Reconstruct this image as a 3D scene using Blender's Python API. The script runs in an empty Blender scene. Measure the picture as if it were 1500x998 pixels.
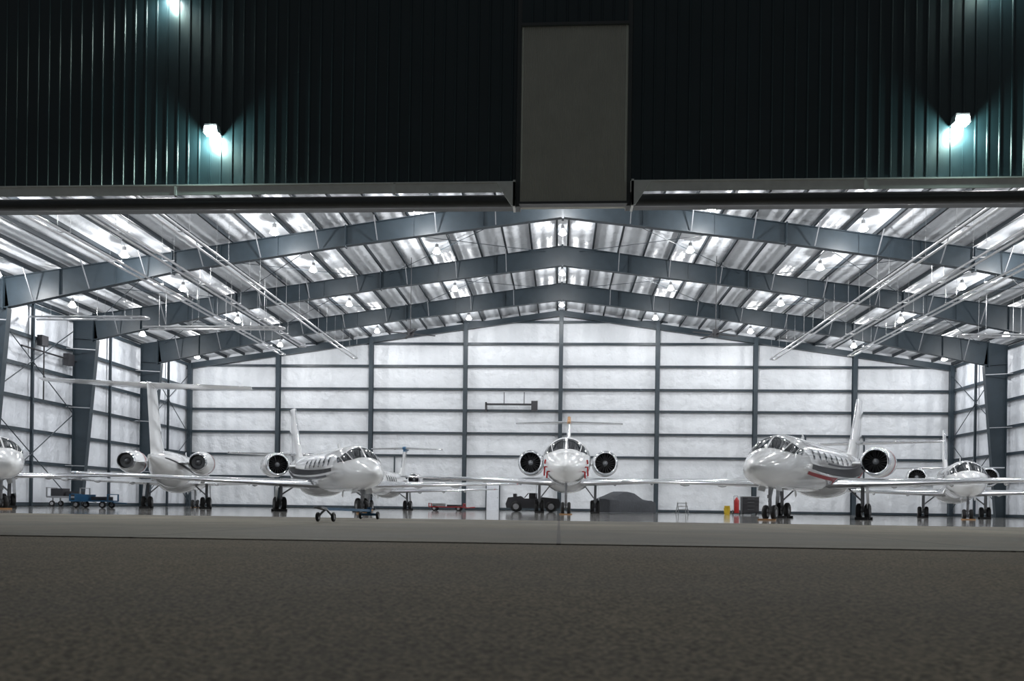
import bpy, math, random
from mathutils import Vector, Matrix
random.seed(7)
R_=math.radians
# ------------------------------------------------------------------ materials
MATS={}
def mat(name,col,rough=.5,metal=0.0,emit=None,estr=0,noise=0,nscale=5,bump=0,bscale=50,coat=0,spec=.5,stretch=None):
    if name in MATS: return MATS[name]
    m=bpy.data.materials.new(name); m.use_nodes=True
    nt=m.node_tree; b=nt.nodes['Principled BSDF']
    b.inputs['Base Color'].default_value=(*col,1); b.inputs['Roughness'].default_value=rough
    b.inputs['Metallic'].default_value=metal; b.inputs['Coat Weight'].default_value=coat
    b.inputs['Specular IOR Level'].default_value=spec
    b.inputs['Coat Roughness'].default_value=.05
    if emit:
        b.inputs['Emission Color'].default_value=(*emit,1); b.inputs['Emission Strength'].default_value=estr
    tc=nt.nodes.new('ShaderNodeTexCoord'); vec=tc.outputs['Object']
    if stretch:
        mp=nt.nodes.new('ShaderNodeMapping'); mp.inputs['Scale'].default_value=stretch
        nt.links.new(vec,mp.inputs['Vector']); vec=mp.outputs['Vector']
    if noise:
        n=nt.nodes.new('ShaderNodeTexNoise'); n.inputs['Scale'].default_value=nscale; n.inputs['Detail'].default_value=6
        nt.links.new(vec,n.inputs['Vector'])
        mr=nt.nodes.new('ShaderNodeMapRange'); mr.inputs[1].default_value=.25; mr.inputs[2].default_value=.75
        mr.inputs[3].default_value=1-noise; mr.inputs[4].default_value=1+noise
        nt.links.new(n.outputs['Fac'],mr.inputs[0])
        mx=nt.nodes.new('ShaderNodeVectorMath'); mx.operation='SCALE'; mx.inputs[0].default_value=col
        nt.links.new(mr.outputs[0],mx.inputs['Scale']); nt.links.new(mx.outputs[0],b.inputs['Base Color'])
    if bump:
        n2=nt.nodes.new('ShaderNodeTexNoise'); n2.inputs['Scale'].default_value=bscale; n2.inputs['Detail'].default_value=4
        nt.links.new(vec,n2.inputs['Vector'])
        bp=nt.nodes.new('ShaderNodeBump'); bp.inputs['Strength'].default_value=bump; bp.inputs['Distance'].default_value=.05
        nt.links.new(n2.outputs['Fac'],bp.inputs['Height']); nt.links.new(bp.outputs['Normal'],b.inputs['Normal'])
    MATS[name]=m; return m

M_white=mat('aircraft_white_paint',(.78,.79,.80),.12,coat=.8,noise=.02,nscale=1.5)
M_wing=mat('wing_paint',(.46,.48,.50),.2,coat=.4,noise=.04,nscale=2)
M_metal=mat('polished_metal',(.75,.76,.78),.15,metal=1,noise=.03)
M_glass=mat('cockpit_glass',(.012,.015,.018),.06,coat=.5,noise=.1)
M_black=mat('black_rubber',(.018,.018,.019),.6,noise=.2,nscale=20)
M_dark=mat('dark_cavity',(.012,.012,.014),.5,noise=.1)
M_fan=mat('fan_titanium',(.30,.30,.32),.3,metal=.9,noise=.05)
M_gear=mat('gear_grey',(.30,.31,.33),.4,metal=.3,noise=.1)
M_hub=mat('wheel_hub',(.5,.5,.52),.35,metal=.6,noise=.1)
M_red=mat('red_paint',(.40,.02,.02),.35,noise=.1)
M_stripe=mat('charcoal_stripe',(.012,.014,.02),.4,spec=.25,noise=.05)
M_grey=mat('silver_stripe',(.09,.095,.11),.4,spec=.3,noise=.05)
M_maroon=mat('maroon_stripe',(.30,.008,.015),.4,spec=.25,noise=.05)
M_blue=mat('blue_paint',(.03,.13,.26),.35,noise=.1)
M_orange=mat('orange_paint',(.50,.27,.12),.4,noise=.1)
M_yellow=mat('yellow_paint',(.65,.45,.03),.4,noise=.1)
M_steel=mat('slate_painted_steel',(.028,.042,.054),.45,noise=.12,nscale=3)
M_purlin=mat('purlin_steel',(.026,.034,.042),.5,noise=.1,nscale=3)
M_galv=mat('galvanized_steel',(.42,.43,.44),.3,metal=.8,noise=.15,nscale=6)
M_pipe=mat('aluminized_tube',(.60,.60,.61),.28,metal=.9,noise=.12,nscale=3)
M_cover=mat('grey_fabric_cover',(.06,.065,.075),.8,noise=.15,bump=.3,bscale=6)
M_cab=mat('dark_cabinet',(.03,.03,.035),.5,noise=.1)
M_doorrail=mat('door_rail_grey',(.82,.83,.82),.4,noise=.08,nscale=4)
M_tube=mat('door_tube_dark',(.06,.065,.07),.35,noise=.1)
M_bulb=mat('lamp_bulb',(1,1,1),.5,emit=(1,.98,.95),estr=90)
M_bulb2=mat('wall_lamp_lens',(1,1,1),.5,emit=(.85,1,.95),estr=120)
M_refl=mat('lamp_reflector',(.85,.85,.85),.35,emit=(1,.98,.95),estr=5,noise=.02)

def liner(name,axis,col,sc):
    m=mat(name,col,.42,noise=.07,nscale=.5)
    nt=m.node_tree; b=nt.nodes['Principled BSDF']
    tc=nt.nodes.new('ShaderNodeTexCoord')
    w=nt.nodes.new('ShaderNodeTexWave'); w.bands_direction=axis; w.inputs['Scale'].default_value=sc; w.inputs['Distortion'].default_value=.6
    w.inputs['Detail'].default_value=2; w.inputs['Detail Scale'].default_value=.6
    n=nt.nodes.new('ShaderNodeTexNoise'); n.inputs['Scale'].default_value=1.6; n.inputs['Detail'].default_value=5
    nt.links.new(tc.outputs['Object'],w.inputs['Vector']); nt.links.new(tc.outputs['Object'],n.inputs['Vector'])
    a=nt.nodes.new('ShaderNodeMath'); a.operation='MULTIPLY_ADD'; a.inputs[1].default_value=.5
    nt.links.new(w.outputs['Fac'],a.inputs[0]); nt.links.new(n.outputs['Fac'],a.inputs[2])
    bp=nt.nodes.new('ShaderNodeBump'); bp.inputs['Strength'].default_value=.8; bp.inputs['Distance'].default_value=.18
    nt.links.new(a.outputs[0],bp.inputs['Height']); nt.links.new(bp.outputs['Normal'],b.inputs['Normal'])
    return m
M_back=liner('white_liner_back','X',(.74,.765,.80),.26)
M_side=liner('white_liner_side','Y',(.70,.73,.78),.26)
M_roof=liner('white_liner_roof','X',(.74,.765,.80),.5)

def ground_mat(name,c1,c2,rough,nscale,grain,gscale,joints=None,bumps=.3,spec=.5):
    m=bpy.data.materials.new(name); m.use_nodes=True; nt=m.node_tree; b=nt.nodes['Principled BSDF']
    b.inputs['Specular IOR Level'].default_value=spec
    tc=nt.nodes.new('ShaderNodeTexCoord')
    n=nt.nodes.new('ShaderNodeTexNoise'); n.inputs['Scale'].default_value=nscale; n.inputs['Detail'].default_value=8
    nt.links.new(tc.outputs['Object'],n.inputs['Vector'])
    cr=nt.nodes.new('ShaderNodeValToRGB'); cr.color_ramp.elements[0].position=.3; cr.color_ramp.elements[1].position=.7
    cr.color_ramp.elements[0].color=(*c1,1); cr.color_ramp.elements[1].color=(*c2,1)
    nt.links.new(n.outputs['Fac'],cr.inputs[0])
    g=nt.nodes.new('ShaderNodeTexNoise'); g.inputs['Scale'].default_value=gscale; g.inputs['Detail'].default_value=3
    nt.links.new(tc.outputs['Object'],g.inputs['Vector'])
    mr=nt.nodes.new('ShaderNodeMapRange'); mr.inputs[1].default_value=.3; mr.inputs[2].default_value=.7; mr.inputs[3].default_value=1-grain; mr.inputs[4].default_value=1+grain
    nt.links.new(g.outputs['Fac'],mr.inputs[0])
    s=nt.nodes.new('ShaderNodeVectorMath'); s.operation='SCALE'
    nt.links.new(cr.outputs[0],s.inputs[0]); nt.links.new(mr.outputs[0],s.inputs['Scale'])
    out=s.outputs[0]
    if joints:
        br=nt.nodes.new('ShaderNodeTexBrick'); br.offset=0; br.inputs['Scale'].default_value=1
        br.inputs['Brick Width'].default_value=joints; br.inputs['Row Height'].default_value=joints; br.inputs['Mortar Size'].default_value=.025
        br.inputs['Color1'].default_value=(1,1,1,1); br.inputs['Color2'].default_value=(.7,.7,.7,1); br.inputs['Mortar'].default_value=(.35,.35,.35,1)
        nt.links.new(tc.outputs['Object'],br.inputs['Vector'])
        mu=nt.nodes.new('ShaderNodeVectorMath'); mu.operation='MULTIPLY'
        nt.links.new(out,mu.inputs[0]); nt.links.new(br.outputs['Color'],mu.inputs[1]); out=mu.outputs[0]
    nt.links.new(out,b.inputs['Base Color'])
    rr=nt.nodes.new('ShaderNodeMapRange'); rr.inputs[3].default_value=rough*.75; rr.inputs[4].default_value=rough*1.25
    nt.links.new(n.outputs['Fac'],rr.inputs[0]); nt.links.new(rr.outputs[0],b.inputs['Roughness'])
    if bumps:
        bp=nt.nodes.new('ShaderNodeBump'); bp.inputs['Strength'].default_value=bumps; bp.inputs['Distance'].default_value=.01
        nt.links.new(g.outputs['Fac'],bp.inputs['Height']); nt.links.new(bp.outputs['Normal'],b.inputs['Normal'])
    return m
M_asph=ground_mat('asphalt',(.13,.106,.078),(.24,.20,.15),.9,.5,.8,55,None,1,spec=.2)
M_conc=ground_mat('apron_concrete',(.10,.086,.064),(.24,.215,.168),.7,.45,.15,25,4.6,.2,spec=.12)
M_floor=ground_mat('sealed_hangar_floor',(.46,.45,.43),(.60,.59,.57),.07,.3,.04,8,6.1,.03)
M_panel=mat('dark_teal_corrugated_panel',(.016,.031,.039),.38,noise=.15,nscale=1.2)
M_post=mat('grey_ribbed_panel',(.50,.49,.44),.5,noise=.06,nscale=2)

# ------------------------------------------------------------------ mesh builder
class MB:
    def __init__(s): s.v=[]; s.f=[]; s.m=[]; s.mats=[]
    def mi(s,m):
        if m not in s.mats: s.mats.append(m)
        return s.mats.index(m)
    def add(s,vs,fs,m):
        o=len(s.v); s.v+= [tuple(v) for v in vs]; k=s.mi(m)
        for f in fs: s.f.append(tuple(i+o for i in f)); s.m.append(k)
    def box(s,x0,x1,y0,y1,z0,z1,m):
        s.add([(x0,y0,z0),(x1,y0,z0),(x1,y1,z0),(x0,y1,z0),(x0,y0,z1),(x1,y0,z1),(x1,y1,z1),(x0,y1,z1)],
              [(0,3,2,1),(4,5,6,7),(0,1,5,4),(1,2,6,5),(2,3,7,6),(3,0,4,7)],m)
    def prism(s,poly,y0,y1,m): # poly in xz
        n=len(poly)
        s.add([(p[0],y0,p[1]) for p in poly]+[(p[0],y1,p[1]) for p in poly],
              [tuple(range(n)),tuple(range(2*n-1,n-1,-1))]+[((i+1)%n,i,i+n,(i+1)%n+n) for i in range(n)],m)
    def beam(s,p,q,w,h,m,up=(0,0,1)):
        p=Vector(p);q=Vector(q);d=(q-p).normalized();u=Vector(up)
        if abs(d.dot(u))>.98: u=Vector((0,1,0))
        a=d.cross(u).normalized()*w/2; b=a.cross(d).normalized()*h/2
        vs=[p-a-b,p+a-b,p+a+b,p-a+b,q-a-b,q+a-b,q+a+b,q-a+b]
        s.add(vs,[(0,1,2,3),(7,6,5,4),(0,4,5,1),(1,5,6,2),(2,6,7,3),(3,7,4,0)],m)
    def cyl(s,p,q,r0,m,r1=None,n=12,caps=True):
        if r1 is None:r1=r0
        p=Vector(p);q=Vector(q);d=(q-p).normalized();u=Vector((0,0,1)) if abs(d.z)<.9 else Vector((0,1,0))
        a=d.cross(u).normalized();b=a.cross(d)
        vs=[];
        for c,r in((p,r0),(q,r1)):
            for i in range(n):
                t=2*math.pi*i/n; vs.append(c+a*math.cos(t)*r+b*math.sin(t)*r)
        fs=[(i,(i+1)%n,(i+1)%n+n,i+n) for i in range(n)]
        if caps: fs+=[tuple(range(n-1,-1,-1)),tuple(range(n,2*n))]
        s.add(vs,fs,m)
    def revolve(s,prof,c,axis,mlist,n=32):
        c=Vector(c);d=Vector(axis).normalized();u=Vector((0,0,1)) if abs(d.z)<.9 else Vector((0,1,0))
        a=d.cross(u).normalized();b=a.cross(d)
        for k in range(len(prof)-1):
            vs=[]
            for (h,r) in (prof[k],prof[k+1]):
                for i in range(n):
                    t=2*math.pi*i/n; vs.append(c+d*h+a*math.cos(t)*r+b*math.sin(t)*r)
            m=mlist[k] if isinstance(mlist,list) else mlist
            s.add(vs,[(i,(i+1)%n,(i+1)%n+n,i+n) for i in range(n)],m)
    def path(s,pts,r,m,n=8):
        for i in range(len(pts)-1): s.cyl(pts[i],pts[i+1],r,m,n=n)
    def loft(s,secs,m,closed=True,caps=True,mf=None):
        n=len(secs[0]); o=len(s.v)
        for sec in secs: s.v+=[tuple(p) for p in sec]
        for j in range(len(secs)-1):
            for i in range(n if closed else n-1):
                k=(i+1)%n
                s.f.append((o+j*n+i,o+j*n+k,o+(j+1)*n+k,o+(j+1)*n+i)); s.m.append(s.mi(mf(j,i) if mf else m))
        if caps:
            s.f.append(tuple(o+i for i in range(n-1,-1,-1))); s.m.append(s.mi(m))
            s.f.append(tuple(o+(len(secs)-1)*n+i for i in range(n))); s.m.append(s.mi(m))
    def mesh(s,name,smooth=True,ang=35,merge=True):
        me=bpy.data.meshes.new(name); me.from_pydata(s.v,[],s.f)
        for m in s.mats: me.materials.append(m)
        me.polygons.foreach_set('material_index',s.m); me.update()
        import bmesh
        bm=bmesh.new(); bm.from_mesh(me)
        if merge: bmesh.ops.remove_doubles(bm,verts=bm.verts,dist=.0004)
        bmesh.ops.recalc_face_normals(bm,faces=bm.faces); bm.to_mesh(me); bm.free()
        if smooth:
            me.polygons.foreach_set('use_smooth',[True]*len(me.polygons)); me.set_sharp_from_angle(angle=R_(ang))
        return me
    def obj(s,name,parent=None,smooth=True,ang=35,merge=True):
        ob=bpy.data.objects.new(name,s.mesh(name,smooth,ang,merge)); bpy.context.collection.objects.link(ob)
        if parent: ob.parent=parent
        return ob
def empty(name,loc=(0,0,0),rz=0):
    e=bpy.data.objects.new(name,None); bpy.context.collection.objects.link(e); e.location=loc; e.rotation_euler=(0,0,rz); return e

# ------------------------------------------------------------------ camera
F=1197.0; TH=math.atan(.0576); ROLL=R_(.75); CH=.39
cam=bpy.data.cameras.new('camera'); cam.lens=F/1500*36; cam.sensor_width=36; cam.shift_y=(741-499)/1500
cam.clip_end=500; cam.clip_start=.05
co=bpy.data.objects.new('camera',cam); bpy.context.collection.objects.link(co)
co.matrix_world=Matrix.Translation((0,0,CH))@Matrix.Rotation(TH,4,'Z')@Matrix.Rotation(math.pi/2,4,'X')@Matrix.Rotation(ROLL,4,'Z')
cam.dof.use_dof=True; cam.dof.focus_distance=36; cam.dof.aperture_fstop=2.8
bpy.context.scene.camera=co
def WX(px,Y):
    t=(px-750)/F; return Y*(t*math.cos(TH)-math.sin(TH))/(math.cos(TH)+t*math.sin(TH))

# ------------------------------------------------------------------ building
YB=65.5; YF=22.0; W=30.5; HR=16.3; SL=.142
def roofz(x): return HR-SL*abs(x)
frames=[28.7,41.0,49.2,57.4]
def slab(name,x0,x1,y0,y1,z0,z1,m):
    mb=MB(); mb.box(x0,x1,y0,y1,z0,z1,m); return mb.obj(name,smooth=False)
slab('floor',-W,W,YF,YB,-.3,0,M_floor)
slab('concrete_apron',-70,70,8.55,YF,-.3,-.002,M_conc)
slab('asphalt_ground',-70,70,-25,8.5,-.3,-.012,M_asph)
slab('expansion_joint',-70,70,8.5,8.55,-.3,-.03,M_black)
mb=MB(); mb.prism([(-W,0),(W,0),(W,roofz(W)),(0,HR),(-W,roofz(W))],YB,YB+.2,M_back); mb.obj('wall_back',smooth=False)
slab('wall_left',-W-.2,-W,YF,YB,0,roofz(W),M_side)
slab('wall_right',W,W+.2,YF,YB,0,roofz(W),M_side)
mb=MB()
for sg in(-1,1):
    mb.prism([(0,HR),(sg*(W+.3),roofz(W+.3)),(sg*(W+.3),roofz(W+.3)+.15),(0,HR+.15)],YF-.2,YB+.3,M_roof)
mb.obj('ceiling',smooth=False)

mb=MB()
xs=[.35+1.5*i for i in range(21)]
for x in xs:
    for sg in(-1,1):
        z=roofz(x)-.01; X=sg*x
        if abs(X)>W-.1: continue
        mb.box(X-.02,X+.02,YF+.4,YB,z-.24,z,M_purlin)
        mb.box(X-.02 if sg<0 else X-.09,X+.09 if sg<0 else X+.02,YF+.4,YB,z-.24,z-.225,M_purlin)
mb.obj('roof_purlins',smooth=False)

def depth(x):
    pts=[(0,1.2),(11,1.0),(20,1.05),(29,1.6),(31,1.7)]
    for a,b in zip(pts,pts[1:]):
        if x<=b[0]: return a[1]+(b[1]-a[1])*(x-a[0])/(b[0]-a[0])
    return 1.7
def rtop(x): return roofz(x)-.26
for fy in frames:
    mb=MB()
    for sg in(-1,1):
        X=[0,5,11,15,20,24.5,29]
        for a,b in zip(X,X[1:]):
            ta,tb=rtop(a),rtop(b); ba,bb=ta-depth(a),tb-depth(b)
            mb.prism([(sg*a,ba),(sg*b,bb),(sg*b,tb),(sg*a,ta)],fy-.012,fy+.012,M_steel)
            mb.prism([(sg*a,ta-.03),(sg*b,tb-.03),(sg*b,tb),(sg*a,ta)],fy-.15,fy+.15,M_steel)
            mb.prism([(sg*a,ba),(sg*b,bb),(sg*b,bb+.035),(sg*a,ba+.035)],fy-.17,fy+.17,M_steel)
        zt=rtop(30.2); zb=rtop(29)-depth(29)
        mb.prism([(sg*30.2,0),(sg*29.6,0),(sg*28.75,zb),(sg*29,rtop(29)),(sg*30.2,zt)],fy-.012,fy+.012,M_steel)
        mb.prism([(sg*29.64,0),(sg*29.6,0),(sg*28.72,zb),(sg*28.76,zb)],fy-.17,fy+.17,M_steel)
        mb.prism([(sg*30.24,0),(sg*30.2,0),(sg*30.2,zt),(sg*30.24,zt)],fy-.17,fy+.17,M_steel)
        mb.prism([(sg*28.75,zb),(sg*30.2,zb+.1),(sg*30.2,zb+.14),(sg*28.75,zb+.04)],fy-.15,fy+.15,M_steel)
        mb.box(min(sg*29.45,sg*30.3),max(sg*29.45,sg*30.3),fy-.25,fy+.25,0,.04,M_steel)
        for x in(0.03,11,20,29):
            mb.prism([(sg*(x-.03),rtop(x)+.05),(sg*(x+.03),rtop(x)+.05),(sg*(x+.03),rtop(x)-depth(x)-.08),(sg*(x-.03),rtop(x)-depth(x)-.08)],fy-.19,fy+.19,M_steel)
        for x in (4,7.5,14.5,17.5,23,26):
            mb.prism([(sg*(x-.01),rtop(x)),(sg*(x+.01),rtop(x)),(sg*(x+.01),rtop(x)-depth(x)),(sg*(x-.01),rtop(x)-depth(x))],fy-.13,fy+.13,M_steel)
        for i,x in enumerate(xs):
            if i%2==0 and 1<x<28:
                for d in(-1,1):
                    mb.beam((sg*x,fy+d*1.0,roofz(x)-.22),(sg*x,fy+d*.16,rtop(x)-depth(x)+.05),.045,.045,M_gear)
        for z in (2.5,6.1,9.7):
            t=z/zb; xi=29.62-.88*t
            for d in(-1,1): mb.beam((sg*30.4,fy+d*.8,z),(sg*xi,fy+d*.15,z),.05,.05,M_gear)
    mb.obj('steel_portal_frame',smooth=False)

mb=MB(); girt=[.12,2.5,4.33,6.16,7.99,9.7,11.55,13.35,15.1]
for z in girt:
    half=W if z<roofz(W) else (HR-z)/SL
    mb.box(-half+.05,half-.05,YB-.22,YB-.18,z-.09,z+.09,M_steel); mb.box(-half+.05,half-.05,YB-.22,YB,z+.08,z+.09,M_steel)
for i in range(-3,4):
    x=i*7.62; h=roofz(x)-.3
    mb.box(x-.16,x+.16,YB-.62,YB-.59,0,h,M_steel); mb.box(x-.16,x+.16,YB-.25,YB-.22,0,h,M_steel); mb.box(x-.012,x+.012,YB-.6,YB-.24,0,h,M_steel)
for sg in(-1,1):
    x=sg*(W-.3); mb.box(x-.15,x+.15,YB-.6,YB-.25,0,roofz(W)-.3,M_steel)
    mb.prism([(0,HR-.75),(sg*W,roofz(W)-.75),(sg*W,roofz(W)-.3),(0,HR-.3)],YB-.42,YB-.39,M_steel)
    mb.prism([(0,HR-.77),(sg*W,roofz(W)-.77),(sg*W,roofz(W)-.74),(0,HR-.74)],YB-.55,YB-.26,M_steel)
for x in(-21.5,-17.5,-13.3,14.8,19.2,23.7): mb.box(x-.05,x+.05,YB-.3,YB-.2,2.5,4.33 if abs(x)<18 else 6.16,M_steel)
mb.obj('end_wall_framing',smooth=False)
mb=MB()
for sg in(-1,1):
    for z in girt[:-2]:
        if z>roofz(W)-.4: continue
        a,b=sorted((sg*(W-.02),sg*(W-.22)))
        mb.box(a,b,YF+.3,YB-.6,z+.08,z+.1,M_steel); a,b=sorted((sg*(W-.18),sg*(W-.22))); mb.box(a,b,YF+.3,YB-.6,z-.1,z+.1,M_steel)
    for (a,b) in((57.4,65.2),(41,49.2)):
        mb.cyl((sg*(W-.35),a+.2,.4),(sg*(W-.35),b-.3,5.6),.03,M_steel,n=6); mb.cyl((sg*(W-.35),b-.3,.4),(sg*(W-.35),a+.2,5.6),.03,M_steel,n=6)
        mb.cyl((sg*(W-.35),a+.2,5.8),(sg*(W-.35),b-.3,10.8),.03,M_steel,n=6); mb.cyl((sg*(W-.35),b-.3,5.8),(sg*(W-.35),a+.2,10.8),.03,M_steel,n=6)
    x=sg*(W-.3)
    for y in (45.2,53.3,61.5): mb.box(min(x,sg*(W-.2))-.03,max(x,sg*(W-.2))+.03,y-.06,y+.06,0,roofz(W)-.2,M_steel)
mb.obj('side_wall_girts',smooth=False)

mb=MB()
for sg in(-1,1):
    for (a,b) in((41.,49.2),(49.2,57.4)):
        for (x0,x1) in((1,10.5),(11.5,20),(20.5,28.5)):
            mb.cyl((sg*x0,a,roofz(x0)-.45),(sg*x1,b,roofz(x1)-.45),.018,M_steel,n=5); mb.cyl((sg*x1,a,roofz(x1)-.45),(sg*x0,b,roofz(x0)-.45),.018,M_steel,n=5)
mb.obj('roof_rod_bracing',smooth=False)

# ------------------------------------------------------------------ front doors (raised)
DZ=9.0
def corr(mb,x0,x1,y,z0,z1,m,pitch=.305,rd=.022,rb=.06,rt=.03):
    xs_=[];x=x0
    while x<x1-1e-6:
        e=min(x+pitch,x1); xs_+=[(x,y),(min(x+pitch-rb,e),y)]
        if e==x+pitch: xs_+=[(x+pitch-rb/2-rt/2,y-rd),(x+pitch-rb/2+rt/2,y-rd)]
        x+=pitch
    xs_.append((x1,y))
    vs=[(a,b,z0) for a,b in xs_]+[(a,b,z1) for a,b in xs_]; n=len(xs_)
    mb.add(vs,[(i,i+1,i+1+n,i+n) for i in range(n-1)],m)
XL=WX(750,YF); XR=WX(917,YF); PL=WX(757,YF); PR=WX(910,YF)
for nm,x0,x1 in(('door_1',-28.5,XL),('door_2',XR,28.5)):
    e=empty(nm)
    mb=MB(); corr(mb,x0,x1,YF-.25,DZ,15.2,M_panel)
    mb.box(x0,x1,YF-.24,YF,DZ,15.2,M_panel)
    mb.obj('corrugated_skin',e,smooth=False,merge=False)
    mb=MB()
    mb.box(x0,x1,YF-.42,YF-.05,DZ-.06,DZ-.02,M_doorrail)
    mb.prism([(x0,DZ-.3),(x1,DZ-.3),(x1,DZ-.05),(x0,DZ-.05)],YF-.40,YF-.37,M_doorrail)
    mb.cyl((x0,YF-.22,DZ-.48),(x1,YF-.22,DZ-.48),.16,M_tube,n=20)
    mb.box(x0,x1,YF-.06,YF+.3,DZ-.56,DZ-.42,M_tube)
    xe=x1 if x1<5 else x0; sgn=-1 if x1<5 else 1
    mb.prism([(xe,DZ-.05),(xe+sgn*.5,DZ-.05),(xe+sgn*.35,DZ-.3),(xe+sgn*.1,DZ-.68),(xe,DZ-.68)],YF-.45,YF-.41,M_doorrail)
    mb.box(min(xe,xe+sgn*.06),max(xe,xe+sgn*.06),YF-.45,YF,DZ-.7,DZ,M_doorrail)
    x=x0
    while x<x1: mb.box(x-.03,x+.03,YF-.42,YF-.36,DZ-.32,DZ-.04,M_doorrail); x+=6
    mb.obj('bottom_rail',e)
e=empty('door_mullion')
mb=MB(); corr(mb,PL,PR,YF-.42,8.42,13.05,M_post,pitch=.06,rd=.012,rb=.03,rt=.01)
mb.box(PL,PR,YF-.41,YF+.1,8.42,13.05,M_post)
mb.obj('ribbed_panel',e,smooth=False,merge=False)
mb=MB(); mb.box(XL+.01,PL,YF-.3,YF+.1,8.35,15.2,M_tube); mb.box(PR,XR-.01,YF-.3,YF+.1,8.35,15.2,M_tube)
mb.box(PL-.02,PR+.02,YF-.46,YF-.2,8.36,8.42,M_tube)
mb.box(PL-.02,PR+.02,YF-.5,YF,13.05,13.12,M_tube)
corr(mb,PL,PR,YF-.35,13.12,15.2,M_panel)
mb.box(PL,PR,YF-.34,YF,13.12,15.2,M_panel)
mb.obj('mullion_frame',e,smooth=False,merge=False)
mb=MB()
for sg in(-1,1):
    a,b=sorted((sg*28.6,sg*(W+.2))); mb.box(a,b,YF-.2,YF,0,roofz(W),M_panel)
mb.prism([(-W-.2,15.2-3.3),(-28.5,15.2),(28.5,15.2),(W+.2,15.2-3.3),(W+.2,roofz(W)),(0,HR+.1),(-W-.2,roofz(W))],YF-.2,YF,M_panel)
mb.obj('wall_front',smooth=False)

def add_light(kind,loc,power,col=(1,1,1),rad=.1,parent=None,**k):
    l=bpy.data.lights.new('light',kind); l.energy=power; l.color=col
    if kind!='AREA': l.shadow_soft_size=rad
    for a,b in k.items(): setattr(l,a,b)
    o=bpy.data.objects.new('lamp_light',l); o.location=loc; bpy.context.collection.objects.link(o)
    if parent: o.parent=parent
    return o
for px,z in((307,10.35),(1396,10.35),(240,14.15),(1440,14.3)):
    x=WX(px,YF-.3); e=empty('exterior_wall_light',(x,YF-.3,z))
    mb=MB(); mb.prism([(-.2,-.02),(.2,-.02),(.17,.2),(-.17,.2)],-.26,0,M_gear)
    mb.box(-.17,.17,-.25,-.03,-.05,-.02,M_bulb2); mb.box(-.15,.15,-.28,-.25,-.04,.12,M_bulb2)
    mb.obj('housing',e,smooth=False)
    add_light('POINT',(0,-.24,-.2),200 if z<12 else 35,(.66,1,.88),.06,e)
    sp=add_light('SPOT',(0,-.45,-.16),420,(1,.93,.80),.1,e,spot_size=R_(120),spot_blend=1); sp.rotation_euler=(R_(-45),0,0)

# ------------------------------------------------------------------ high bay lights
mb=MB()
mb.revolve([(0,.08),(-.05,.12),(-.26,.22)],(0,0,0),(0,0,1),M_refl,n=14)
mb.cyl((0,0,0),(0,0,.18),.09,M_galv,n=10); mb.cyl((0,0,.15),(0,0,.28),.015,M_galv,n=5)
mb.revolve([(-.25,.21),(-.32,.15),(-.35,.001)],(0,0,0),(0,0,1),M_bulb,n=14)
lamp_me=mb.mesh('lamp_fixture')
for yy in(26.5,33,39,45.3,53.2,61.5):
    for xx in(-28,-21.5,-14,-7,0,7,14,21.5,28):
        z=roofz(xx)-.56
        o=bpy.data.objects.new('high_bay_light',lamp_me); o.location=(xx,yy,z); bpy.context.collection.objects.link(o)
        add_light('POINT',(0,0,-.46),390,(.98,.99,1),.1,o)

# ------------------------------------------------------------------ radiant heaters
for sg in(-1,1):
    for X,y1 in((15.7,61.5),(18.3,57),(20.8,60)):
        mb=MB(); x=sg*X; z=11.5
        for d in(-.21,.21):
            mb.cyl((x+d,24,z),(x+d,y1,z),.055,M_pipe,n=10)
        arc=[(x-.21*math.cos(t),y1+.21*math.sin(t),z) for t in [math.pi*i/8 for i in range(9)]]
        mb.path(arc,.055,M_pipe)
        y=25
        while y<y1:
            mb.box(x-.3,x+.3,y-.02,y+.02,z+.05,z+.09,M_pipe)
            mb.cyl((x-.28,y,z+.08),(x-.28,y,roofz(x)-.28),.006,M_galv,n=4); mb.cyl((x+.28,y,z+.08),(x+.28,y,roofz(x)-.28),.006,M_galv,n=4); y+=4
        mb.obj('radiant_tube_heater')
def cross_heater(x0,x1,y,z):
    mb=MB()
    s=1 if x1>x0 else -1
    for d in(-.35,.35): mb.cyl((x0,y+d,z),(x1,y+d,z),.06,M_pipe,n=10)
    arc=[(x1+s*.35*math.sin(t),y-.35*math.cos(t),z) for t in [math.pi*i/8 for i in range(9)]]
    mb.path(arc,.06,M_pipe)
    for i in range(4):
        xx=x0+(x1-x0)*(i+.5)/4; mb.box(xx-.02,xx+.02,y-.42,y+.42,z+.05,z+.09,M_pipe)
        for d in(-.4,.4): mb.cyl((xx,y+d,z+.08),(xx,y+d,roofz(xx)-.28),.006,M_galv,n=4)
    mb.obj('radiant_tube_heater')
cross_heater(-30,-23.6,44.8,10.7); cross_heater(-24,-16.2,46,10.4); cross_heater(30,22.5,47,10.2)

for px in(598,1045):
    x=WX(px,48); mb=MB()
    mb.cyl((x,48,10.6),(x,48,roofz(x)-.01),.02,M_cab,n=8); mb.cyl((x,48,10.35),(x,48,10.75),.2,M_cab,n=16)
    for k in range(4):
        a=k*math.pi/2+.4; mb.beam((x+.15*math.cos(a),48+.15*math.sin(a),10.5),(x+1.5*math.cos(a),48+1.5*math.sin(a),10.5),.18,.03,M_cab)
    mb.obj('ceiling_fan')

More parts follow.
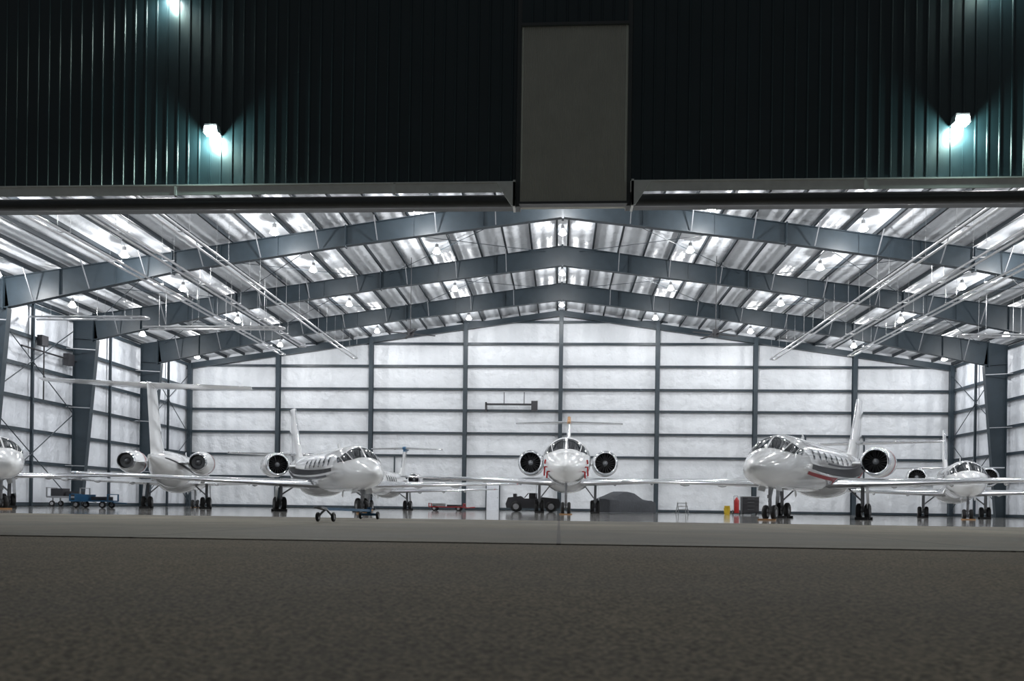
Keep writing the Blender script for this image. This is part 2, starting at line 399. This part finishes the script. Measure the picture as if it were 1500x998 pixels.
# ------------------------------------------------------------------ jets
def interp(tab,x):
    n=len(tab)
    if x<=tab[0][0]: return tab[0][1]
    if x>=tab[-1][0]: return tab[-1][1]
    xs_=[t[0] for t in tab]; ys=[t[1] for t in tab]
    d=[(ys[i+1]-ys[i])/(xs_[i+1]-xs_[i]) for i in range(n-1)]
    m=[d[0]]+[0 if d[i-1]*d[i]<=0 else 2*d[i-1]*d[i]/(d[i-1]+d[i]) for i in range(1,n-1)]+[d[-1]]
    for i in range(n-1):
        if x<=xs_[i+1]:
            h=xs_[i+1]-xs_[i]; t=(x-xs_[i])/h
            return (2*t**3-3*t*t+1)*ys[i]+(t**3-2*t*t+t)*h*m[i]+(-2*t**3+3*t*t)*ys[i+1]+(t**3-t*t)*h*m[i+1]
T_top=[(0,-.38),(.003,-.27),(.012,-.16),(.03,-.02),(.06,.16),(.085,.30),(.11,.56),(.14,.83),(.17,.95),(.21,1),(.65,1),(.75,.97),(.85,.86),(.93,.72),(1,.55)]
T_bot=[(0,-.38),(.003,-.50),(.012,-.60),(.03,-.72),(.06,-.85),(.1,-.94),(.15,-.99),(.2,-1),(.6,-1),(.68,-.9),(.78,-.55),(.88,-.1),(.95,.18),(1,.38)]
T_w=[(0,0.0),(.003,.13),(.012,.26),(.03,.42),(.06,.62),(.09,.76),(.13,.90),(.17,.97),(.21,1),(.62,1),(.7,.94),(.78,.78),(.86,.55),(.94,.28),(1,.08)]
AF=[(1,0),(.8,.045),(.55,.085),(.3,.1),(.12,.078),(.03,.042),(0,0),(.03,-.03),(.12,-.045),(.3,-.05),(.55,-.04),(.8,-.02)]
def airfoil(le,c,th,axis_up=(0,0,1)):
    up=Vector(axis_up); k=th/.15
    return [Vector(le)+Vector((0,a*c,0))+up*(b*c*k) for a,b in AF]
def lef(m1,m2):
    return lambda j,i: m2 if i in(4,5,6,7) else m1

def wheel(mb,c,r,w,ax=(1,0,0)):
    c=Vector(c);a=Vector(ax)
    pr=[(-w*.5,r*.55),(-w*.5,r*.8),(-w*.36,r*.95),(-w*.15,r),(w*.15,r),(w*.36,r*.95),(w*.5,r*.8),(w*.5,r*.55)]
    mb.revolve(pr,c,a,M_black,n=24)
    mb.revolve([(-w*.5,r*.55),(-w*.3,r*.5),(-w*.38,r*.18),(-w*.38,.001)],c,a,M_hub,n=20)
    mb.revolve([(w*.5,r*.55),(w*.3,r*.5),(w*.38,r*.18),(w*.38,.001)],c,a,M_hub,n=20)

def jet(nose,deg,L=16,R=.95,cz=1.85,half=8.5,wy=.40,c0=3.2,c1=1.0,sweep=1.6,dih=.035,wz=None,finz=5.3,fy=.80,finc0=3.0,finc1=1.5,finsw=1.9,
        ttail=False,stabz=None,stabh=3.2,ey=.60,er=.5,elen=2.5,eox=None,ez=None,stripes=(),fintip=None,engstripe=None,track=1.5,dual=True,
        winglet=False,covers=False,nwin=7,gy=.12,mgy=.53,wr=.32,fth=.11,sth=.1):
    e=empty('business_jet',(nose[0],nose[1],0),R_(deg))
    def P(y,ph):
        u=y/L; t=interp(T_top,u);b=interp(T_bot,u);w=interp(T_w,u)
        zc=(t+b)/2;rz=(t-b)/2
        return Vector((w*R*math.sin(ph),y,cz+R*(zc+rz*math.cos(ph))))
    def N(y,ph):
        d=.01; a=P(y+d,ph)-P(y-d,ph); b=P(y,ph+d)-P(y,ph-d); n=b.cross(a)
        n.normalize()
        if n.dot(Vector((math.sin(ph),0,math.cos(ph))))<0: n=-n
        return n
    mb=MB(); NS=44; secs=[]
    us=[0.0006]+[ (i/22)**1.7*.21 for i in range(1,23)]+[.21+.41*i/8 for i in range(1,9)]+[.62+.38*i/16 for i in range(1,17)]
    for u in us: secs.append([P(u*L,2*math.pi*k/NS) for k in range(NS)])
    mb.loft(secs,M_white)
    sec=[]
    for i in range(13):
        t=i/12; s=math.sin(math.pi*min(max(t,.02),.98))**.5; y=(wy-.05)*L+t*(c0+.12*L)
        sec.append([Vector((R*.98*s*math.sin(a)*1.05, y, cz-R*.62+ (R*.62*s)*math.cos(a))) for a in [2*math.pi*k/20 for k in range(20)]])
    mb.loft(sec,M_white)
    mb.beam((0,.35*L,cz+R-.02),(0,.35*L+.15,cz+R+.22),.03,.2,M_white,up=(0,1,0))
    mb.beam((0,.3*L,cz-R+.02),(0,.3*L+.12,cz-R-.2),.03,.18,M_white,up=(0,1,0))
    mb.obj('fuselage',e,ang=50)
    mb=MB()
    def patch(q,m,off=.008,nu=8,nv=8,sides=(-1,1)):
        for sg in sides:
            vs=[]
            for j in range(nv+1):
                for i in range(nu+1):
                    a=i/nu;b=j/nv
                    y=((q[0][0]*(1-a)+q[1][0]*a)*(1-b)+(q[3][0]*(1-a)+q[2][0]*a)*b)*L
                    ph=((q[0][1]*(1-a)+q[1][1]*a)*(1-b)+(q[3][1]*(1-a)+q[2][1]*a)*b)
                    ph=R_(ph)*sg; vs.append(P(y,ph)+N(y,ph)*off)
            mb.add(vs,[(j*(nu+1)+i,j*(nu+1)+i+1,(j+1)*(nu+1)+i+1,(j+1)*(nu+1)+i) for j in range(nv) for i in range(nu)],m)
    patch([(.094,2.5),(.100,40),(.140,40),(.146,2.5)],M_glass)
    patch([(.101,43),(.122,66),(.152,60),(.142,43)],M_glass)
    patch([(.127,68),(.156,77),(.172,64),(.157,61)],M_glass)
    for k in range(nwin):
        yc=(.235+.052*k)*L
        for sg in(-1,1):
            vs=[P(yc,R_(72)*sg)+N(yc,R_(72)*sg)*.008]
            for i in range(16):
                t=2*math.pi*i/16; y=yc+.15*math.cos(t); ph=R_(72)*sg+.2*math.sin(t)/R*sg; vs.append(P(y,ph)+N(y,ph)*.008)
            mb.add(vs,[(0,1+i,1+(i+1)%16) for i in range(16)],M_glass)
    for a,b in((.178,.1795),(.213,.2145)): patch([(a,50),(b,50),(b,118),(a,118)],M_gear,off=.004,nu=1,nv=12,sides=(-1,) )
    for (y0,y1,a0,b0,a1,b1,am,bm,m) in stripes:
        for sg in(-1,1):
            vs=[];n=40
            for i in range(n+1):
                t=i/n;y=(y0+(y1-y0)*t)*L
                A=(1-t)**2*a0+2*t*(1-t)*am+t*t*a1; B=(1-t)**2*b0+2*t*(1-t)*bm+t*t*b1
                for k in range(9):
                    ph=R_(A+(B-A)*k/8)*sg; vs.append(P(y,ph)+N(y,ph)*.012)
            mb.add(vs,[(i*9+k,i*9+k+1,(i+1)*9+k+1,(i+1)*9+k) for i in range(n) for k in range(8)],m)
    mb.obj('windows_and_livery',e,ang=60)
    wz_=wz if wz else cz-R*.72
    mb=MB()
    for sg in(-1,1):
        secs=[];n=12
        for i in range(n+1):
            t=i/n; x=sg*(R*.3+(half-R*.3)*t); c=c0+(c1-c0)*t
            if t<.25: c+= (0.25-t)*1.6
            le=Vector((x,wy*L+sweep*t-(.25-t)*1.6*(t<.25),wz_+dih*(abs(x))))
            secs.append(airfoil(le,c,.13-.03*t))
        le=Vector((sg*(half+.1),wy*L+sweep+.2,wz_+dih*half)); secs.append(airfoil(le,c1*.7,.05))
        mb.loft(secs,M_wing,mf=lef(M_wing,M_metal))
        for t in(.28,.5,.7):
            x=sg*half*t; yy=wy*L+sweep*t+(c0+(c1-c0)*t)*.62
            mb.revolve([(0,.001),(.2,.06),(.6,.09),(1.1,.05),(1.3,.001)],(x,yy,wz_+dih*abs(x)-.06),(0,1,0),M_wing,n=10)
        x=sg*(half-.1); mb.revolve([(0,.001),(.04,.04),(.12,.04)],(x,wy*L+sweep-.02,wz_+dih*half),(0,1,0),M_red if sg>0 else M_blue,n=8)
    mb.obj('wings',e,ang=50)
    mb=MB(); zb=cz+R*.45; secs=[]; n=8
    for i in range(n+1):
        t=i/n; z=zb+(finz-zb)*t; c=finc0+(finc1-finc0)*t; y=fy*L+finsw*t
        if t<.2: y-=(.2-t)*4; c+=(.2-t)*4
        secs.append(airfoil((0,y,z),c,fth,(1,0,0)) )
    for s_ in secs:
        for i in range(1,6):
            xm=(s_[i].x-s_[12-i].x)/2; s_[i].x=xm; s_[12-i].x=-xm
    mb.loft(secs,M_white,mf=(lambda j,i:(fintip if (fintip and j>=n-1) else (M_metal if i in(5,6) and j>2 else M_white))))
    sz=stabz if stabz else (finz-.05 if ttail else cz+R*1.15)
    tt=(sz-zb)/(finz-zb); sy=fy*L+finsw*tt+.2*(not ttail)
    for sg in(-1,1):
        secs=[]
        for i in range(7):
            t=i/6; c=1.75-.85*t; secs.append(airfoil((sg*(.02+stabh*t),sy+.95*t+(0 if ttail else .3),sz+(.0 if ttail else .03)*t),c,sth))
        mb.loft(secs,M_white,mf=lef(M_white,M_metal))
    if ttail:
        mb.revolve([(-.35,.001),(-.1,.11),(.5,.17),(1.3,.13),(2.1,.001)],(0,sy,sz),(0,1,0),fintip or M_white,n=14)
    mb.obj('tail',e,ang=50)
    mb=MB(); ox=eox if eox else R+er+.32; z=ez if ez else cz+R*.38; yf=ey*L
    for sg in(-1,1):
        c=(sg*ox,yf,z)
        out=[(.35*er,.76*er),(.15*er,.80*er),(.03*er,.83*er),(0,.88*er),(.03*er,.94*er),(.14*er,1.0*er),(.3*er,1.04*er),(elen*.3,1.1*er),(elen*.5,1.08*er),(elen*.75,.95*er),(elen*.92,.78*er),(elen,.68*er),(elen-.05,.64*er),(elen-.4,.58*er)]
        ms=[M_dark,M_metal,M_metal,M_metal,M_metal,M_metal]+[M_white]*4+[M_metal]*2+[M_dark]
        mb.revolve(out,c,(0,1,0),ms,n=36)
        mb.revolve([(.5*er,.78*er),(.5*er,.001)],c,(0,1,0),M_dark,n=24)
        mb.revolve([(.35*er,.76*er),(.5*er,.78*er)],c,(0,1,0),M_dark,n=36)
        mb.revolve([(elen-.4,.6*er),(elen-.4,.3*er),(elen+.1,.001)],c,(0,1,0),M_gear,n=20)
        mb.revolve([(.12*er,.001),(.2*er,.1*er),(.36*er,.2*er),(.45*er,.23*er)],c,(0,1,0),M_gear,n=16)
        C=Vector(c)
        for k in range(20):
            a=2*math.pi*k/20
            def pt(r,da,dy): return C+Vector((math.cos(a+da)*r,dy,math.sin(a+da)*r))
            mb.add([pt(.2*er,-.12,.36*er),pt(.2*er,.12,.47*er),pt(.75*er,.12,.45*er),pt(.75*er,-.03,.34*er)],[(0,1,2,3)],M_fan)
        secs=[airfoil((sg*(R*.6+ (ox-er*.9-R*.6)*t),yf+.5+.1*t,z-.05),elen*.72,.09) for t in(0,.5,1)]
        mb.loft(secs,M_white)
        if engstripe:
            mb.revolve([(elen*.30,1.104*er),(elen*.36,1.104*er)],c,(0,1,0),engstripe,n=36)
    mb.obj('engines',e,ang=40)
    mb=MB(); y=gy*L; zt=cz-R*.8
    nr=wr*.78
    mb.cyl((0,y,zt+.2),(0,y+.06,nr+.12),.06,M_gear); mb.cyl((0,y+.06,nr+.3),(0,y+.06,nr),.04,M_metal)
    mb.cyl((-.14,y+.06,nr),(.14,y+.06,nr),.035,M_gear)
    mb.beam((0,y-.1,nr+.42),(0,y+.05,nr+.15),.05,.04,M_gear); mb.cyl((0,y+.6,zt+.1),(0,y+.06,nr+.45),.03,M_gear,n=8)
    for sg in(-1,1):
        wheel(mb,(sg*.15,y+.06,nr),nr,.16)
        mb.add([(sg*.2,y-.35,zt+.12),(sg*.2,y+.5,zt+.1),(sg*.32,y+.5,zt-.3),(sg*.32,y-.35,zt-.26)],[(0,1,2,3)],M_white)
    mb.box(-.06,.06,y-.1,y-.04,nr+.5,nr+.62,M_gear)
    ym=mgy*L
    for sg in(-1,1):
        x=sg*track; zw=wz_+.05
        mb.cyl((x,ym-.1,zw),(x,ym-.05,wr+.22),.075,M_gear); mb.cyl((x,ym+.02,wr+.3),(x,ym+.16,wr),.05,M_gear)
        mb.beam((x,ym-.1,wr+.25),(x,ym+.16,wr),.09,.1,M_gear); mb.cyl((x,ym-.05,wr+.4),(x-sg*.7,ym,zw),.035,M_gear,n=8)
        mb.add([(x+sg*.16,ym-.4,zw),(x+sg*.16,ym+.35,zw),(x+sg*.22,ym+.28,wr+.12),(x+sg*.22,ym-.3,wr+.12)],[(0,1,2,3)],M_white)
        if dual:
            for d in(-.17,.17): wheel(mb,(x+d,ym+.16,wr),wr,.2)
            mb.cyl((x-.2,ym+.16,wr),(x+.2,ym+.16,wr),.04,M_gear)
        else: wheel(mb,(x+sg*.12,ym+.16,wr),wr*1.08,.26)
        for dy in(-wr-.08,wr+.4-.08):
            mb.prism([(x-.25,0),(x+.25,0),(x+.25,.1),(x-.25,.1)],ym+.16+dy-.06,ym+.16+dy+.06,M_black)
    mb.prism([(-.3,0),(.3,0),(.3,.05),(-.3,.05)],y-nr-.1,y-nr+.04,M_orange)
    mb.obj('landing_gear',e)
    if covers:
        mb=MB()
        for sg in(-1,1):
            for (u,ph,h) in((.085,92,.42),(.07,110,.3)):
                p=P(u*L,R_(ph)*sg)+N(u*L,R_(ph)*sg)*.03
                mb.cyl(p-N(u*L,R_(ph)*sg)*.05,p+Vector((sg*.08,-.1,0)),.03,M_red,n=10)
                q=p+Vector((sg*.08,-.1,0)); mb.beam(q,q+Vector((sg*.02,.02,-h)),.07,.012,M_red,up=(0,1,0))
            p=P(.105*L,R_(75)*sg)+N(.105*L,R_(75)*sg)*.02; mb.beam(p,p+Vector((sg*.03,0,-.2)),.10,.03,M_red,up=(0,1,0))
        mb.obj('red_probe_covers',e)
    return e

st_grey=[(.2,.90,90,99,46,72,98,112,M_stripe),(.26,.88,106,112,78,86,116,124,M_grey)]
st_right=[(.22,.92,94,104,50,84,102,122,M_stripe),(.2,.9,109,116,90,100,126,136,M_maroon),(.35,.93,84,88,40,47,90,94,M_grey)]
st_thin=[(.16,.9,94,100,72,80,98,106,M_stripe)]
jet((WX(828,36.5),36.5),-1.0,L=20,R=1.2,cz=2.62,half=9.9,wy=.42,c0=3.6,c1=1.2,sweep=3.2,dih=.04,finz=6.4,fy=.80,finc0=3.4,finc1=2.0,finsw=2.2,
    ttail=True,stabz=6.0,stabh=3.6,ey=.58,er=.72,elen=3.4,eox=2.2,ez=2.95,covers=True,fintip=M_orange,track=1.6,wr=.38,wz=1.65,nwin=8)
jet((WX(1098,27),27),-30,L=19,R=1.0,cz=2.1,half=9.6,wy=.43,c0=3.4,c1=1.2,sweep=2.2,dih=.03,finz=6.0,finc0=3.3,finc1=1.7,finsw=2.3,stabz=3.7,stabh=3.9,
    ey=.585,er=.60,elen=2.9,stripes=st_right,track=1.65,wr=.34,nwin=9,engstripe=M_maroon)
jet((WX(552,30),30),30,L=15.8,R=.93,cz=1.82,half=10.2,wy=.43,c0=3.1,c1=1.1,sweep=1.5,dih=.035,finz=5.4,stabh=3.3,ey=.61,er=.53,elen=2.6,stripes=st_grey,
    track=1.9,wr=.33,nwin=6)
jet((-23.2,51.6),196.4,L=16,R=.95,cz=2.0,half=7.6,wy=.42,c0=2.8,c1=1.1,sweep=1.6,finz=5.75,fy=.80,finc0=2.9,finc1=2.0,finsw=2.0,ttail=True,stabh=4.4,
    ey=.66,er=.56,elen=2.5,eox=1.65,ez=2.35,stripes=st_thin,engstripe=M_maroon,track=1.5,fth=.11,sth=.15)
jet((-20.3,29.2),47,L=13,R=.9,cz=2.0,half=6.4,wy=.43,c0=2.5,c1=1.0,sweep=1.0,finz=4.6,stabh=2.4,ey=.62,er=.42,elen=2.0,stripes=st_thin,track=1.4,nwin=5)
jet((-11.3,46.5),0,L=13,R=.8,cz=1.75,half=7.2,wy=.42,c0=2.4,c1=1.0,sweep=1.0,finz=4.5,fy=.82,finc0=2.3,finc1=1.4,finsw=1.6,ttail=True,stabh=2.6,ey=.6,er=.42,
    elen=2.1,stripes=st_thin,fintip=M_blue,track=1.3,nwin=5)
jet((WX(1425,38),38),-20,L=16,R=.93,cz=1.95,half=8.0,wy=.43,c0=2.9,c1=1.1,sweep=1.4,finz=5.4,stabh=3.2,ey=.60,er=.52,elen=2.5,stripes=st_thin,track=1.5,nwin=6,dual=True)

# ------------------------------------------------------------------ ground equipment
a=Vector((WX(475,17),17,0)); b=Vector((WX(541,20.5),20.5,0)); d=(b-a).normalized(); n=Vector((-d.y,d.x,0))
mb=MB()
mb.beam(a+Vector((0,0,.27)),b+Vector((0,0,.22)),.07,.06,M_blue); mb.beam(b+Vector((0,0,.12))-n*.22,b+Vector((0,0,.12))+n*.22,.06,.06,M_blue)
mb.beam(b+Vector((0,0,.1)),b+Vector((0,0,.3)),.1,.06,M_blue)
for s in(-1,1):
    wheel(mb,a+n*s*.17+d*.1+Vector((0,0,.1)),.1,.06,n); wheel(mb,b+n*s*.22+Vector((0,0,.1)),.1,.06,n)
    mb.beam(a+n*s*.17+d*.1+Vector((0,0,.1)),a+d*.1+Vector((0,0,.27)),.04,.04,M_gear)
mb.beam(a-d*.3+Vector((0,0,.3)),a+Vector((0,0,.27)),.14,.05,M_gear); mb.revolve([(-.02,.09),(.02,.09),(.02,.05),(-.02,.05),(-.02,.09)],a-d*.38+Vector((0,0,.3)),(0,0,1),M_gear,n=16)
mb.obj('aircraft_towbar')
def cart(px,Y,w,dp,h,m1,m2,name,rz=0):
    x=WX(px,Y); e=empty(name,(x,Y,0),rz); mb=MB()
    mb.box(-w/2,w/2,-dp/2,dp/2,h*.45,h*.55,m1)
    for sx in(-1,1):
        for sy in(-1,1):
            wheel(mb,(sx*w*.35,sy*dp*.42,.17),.17,.1,(0,1,0)); mb.box(sx*w*.35-.03,sx*w*.35+.03,sy*dp*.36-.03,sy*dp*.36+.03,.17,h*.5,M_gear)
        mb.box(sx*w/2-.03,sx*w/2+.03,-dp/2,-dp/2+.05,h*.5,h,m1); mb.box(sx*w/2-.03,sx*w/2+.03,dp/2-.05,dp/2,h*.5,h,m1)
        mb.box(sx*w/2-.03,sx*w/2+.03,-dp/2,dp/2,h-.04,h,m1)
    mb.box(-w*.42,-w*.05,-dp*.35,dp*.3,h*.55,h*.95,m2); mb.box(.02,w*.4,-dp*.3,dp*.35,h*.55,h*.8,M_cab)
    mb.cyl((w/2,0,h*.4),(w/2+.7,0,.25),.03,m1,n=8)
    mb.obj('frame',e); return e
cart(138,39,1.9,1,.7,M_blue,M_blue,'equipment_cart')
cart(655,52,2.2,1,.5,M_red,M_galv,'towbar_rack_cart')
cart(100,46,2.0,1,1.1,M_gear,M_cab,'equipment_cart')
x=WX(782,52); e=empty('aircraft_tug',(x,52,0)); mb=MB()
mb.prism([(-1.7,.25),(1.6,.25),(1.7,.5),(1.6,.85),(.5,.95),(.3,.85),(-.6,.85),(-.8,1.0),(-1.6,.9),(-1.75,.5)],-.9,.9,M_cab)
for sx in(-1.1,1.1):
    for sy in(-.85,.85): wheel(mb,(sx,sy,.35),.35,.25,(0,1,0))
mb.box(-.3,.2,-.4,.4,.85,1.2,M_black); mb.box(-1.3,-1.1,-.6,.6,.95,1.15,M_cab); mb.cyl((-.6,0,.9),(-.35,0,1.2),.03,M_black,n=8)
mb.obj('body',e)
def covered_car(px,Y,rz):
    e=empty('covered_car',(WX(px,Y),Y,0),rz); mb=MB()
    prof=[(-2.15,.35,.72),(-2.1,.72,.80),(-1.6,.86,.90),(-.95,.95,.92),(-.25,1.34,.84),(.1,1.40,.82),(.7,1.40,.82),(1.25,1.18,.88),(1.75,1.02,.9),(2.1,.9,.82),(2.15,.4,.75)]
    secs=[]
    for x,h,w in prof:
        sh=min(h,.86)
        pts=[(x,-w,.03),(x,-w*1.01,.3),(x,-w,sh*.75),(x,-w*.95,sh*.97),(x,-w*.74,h*.96),(x,-w*.4,h),(x,w*.4,h),(x,w*.74,h*.96),(x,w*.95,sh*.97),(x,w,sh*.75),(x,w*1.01,.3),(x,w,.03)]
        secs.append([Vector(p) for p in pts])
    mb.loft(secs,M_cover); mb.obj('fabric_cover',e,ang=25)
covered_car(915,54,R_(220))
x=WX(999,50); mb=MB()
for i in range(3): mb.box(x-.3,x+.3,50-.1-.25*i,50+.15-.25*i,.2*(3-i)-.04+.1,.2*(3-i)+.1,M_galv)
for sx in(-.3,.3):
    mb.beam((x+sx,49.3,0),(x+sx*.8,50.1,.75),.04,.04,M_galv); mb.beam((x+sx,50.5,0),(x+sx*.8,50.1,.75),.04,.04,M_galv)
mb.obj('step_stool')
x=WX(1079,50); mb=MB()
mb.revolve([(0,.001),(.0,.15),(.75,.15),(.87,.08),(.95,.04),(.95,.001)],(x,50,.12),(0,0,1),M_red,n=20)
for s in(-1,1): wheel(mb,(x+s*.2,50.1,.15),.15,.05)
mb.cyl((x-.12,50.15,.3),(x-.12,50.25,1.15),.02,M_gear,n=8); mb.cyl((x+.12,50.15,.3),(x+.12,50.25,1.15),.02,M_gear,n=8); mb.cyl((x-.12,50.25,1.15),(x+.12,50.25,1.15),.02,M_gear,n=8)
mb.obj('wheeled_fire_extinguisher')
x=WX(1065,50); mb=MB(); mb.revolve([(0,.001),(0,.16),(.42,.2),(.42,.18),(.05,.15),(.05,.001)],(x,50,0),(0,0,1),M_yellow,n=20); mb.box(x-.15,x+.15,50-.1,50+.1,.35,.55,M_yellow); mb.obj('mop_bucket')
x=WX(1098,51); mb=MB(); mb.box(x-.5,x+.5,50.7,51.3,.12,1.1,M_cab); mb.box(x-.53,x+.53,50.67,51.33,1.1,1.15,M_gear)
for k in range(4): mb.box(x-.46,x+.46,50.67,50.7,.2+.22*k,.38+.22*k,M_cab); mb.box(x-.2,x+.2,50.64,50.67,.33+.22*k,.35+.22*k,M_metal)
for s in(-1,1): wheel(mb,(x+s*.4,51,.06),.06,.05)
mb.obj('tool_cabinet')
e=empty('door_3',(WX(722,YB),YB-.22,0)); mb=MB()
mb.box(-.5,.5,-.05,0,0,2.1,M_side); mb.box(-.58,-.5,-.08,0,0,2.2,M_steel); mb.box(.5,.58,-.08,0,0,2.2,M_steel); mb.box(-.58,.58,-.08,0,2.1,2.2,M_steel); mb.cyl((.38,-.12,1),(.38,-.05,1),.03,M_metal,n=8)
mb.obj('leaf',e)
x0=WX(710,YB);x1=WX(786,YB); mb=MB()
mb.box(x0,x1,YB-.8,YB-.7,8.35,8.5,M_cab); mb.box(x0,x0+.12,YB-.8,YB-.25,7.9,8.6,M_cab); mb.box(x1-.5,x1,YB-.95,YB-.6,7.9,8.7,M_cab)
for k in range(2): xx=x0+1.5+k*1.6; mb.cyl((xx,YB-.7,8.4),(xx,YB-.7,9.4),.03,M_cab,n=6)
mb.obj('wall_mounted_unit_heater')
mb=MB(); xx=-W+.3
mb.box(xx,xx+.3,45.5,46.1,9.3,9.9,M_cab); mb.box(xx,xx+.35,48,48.6,8.6,9.3,M_cab); mb.cyl((xx+.1,44,9.0),(xx+.1,50,9.0),.05,M_cab,n=8); mb.cyl((xx+.1,46,6.2),(xx+.1,46,9.3),.04,M_cab,n=8)
mb.obj('side_wall_unit_heater')

# ------------------------------------------------------------------ world / view
w=bpy.data.worlds.new('night'); bpy.context.scene.world=w; w.use_nodes=True
bg=w.node_tree.nodes['Background']; bg.inputs[0].default_value=(.68,.75,.78,1); bg.inputs[1].default_value=.12
sc=bpy.context.scene
sc.view_settings.view_transform='Standard'; sc.view_settings.exposure=-.2
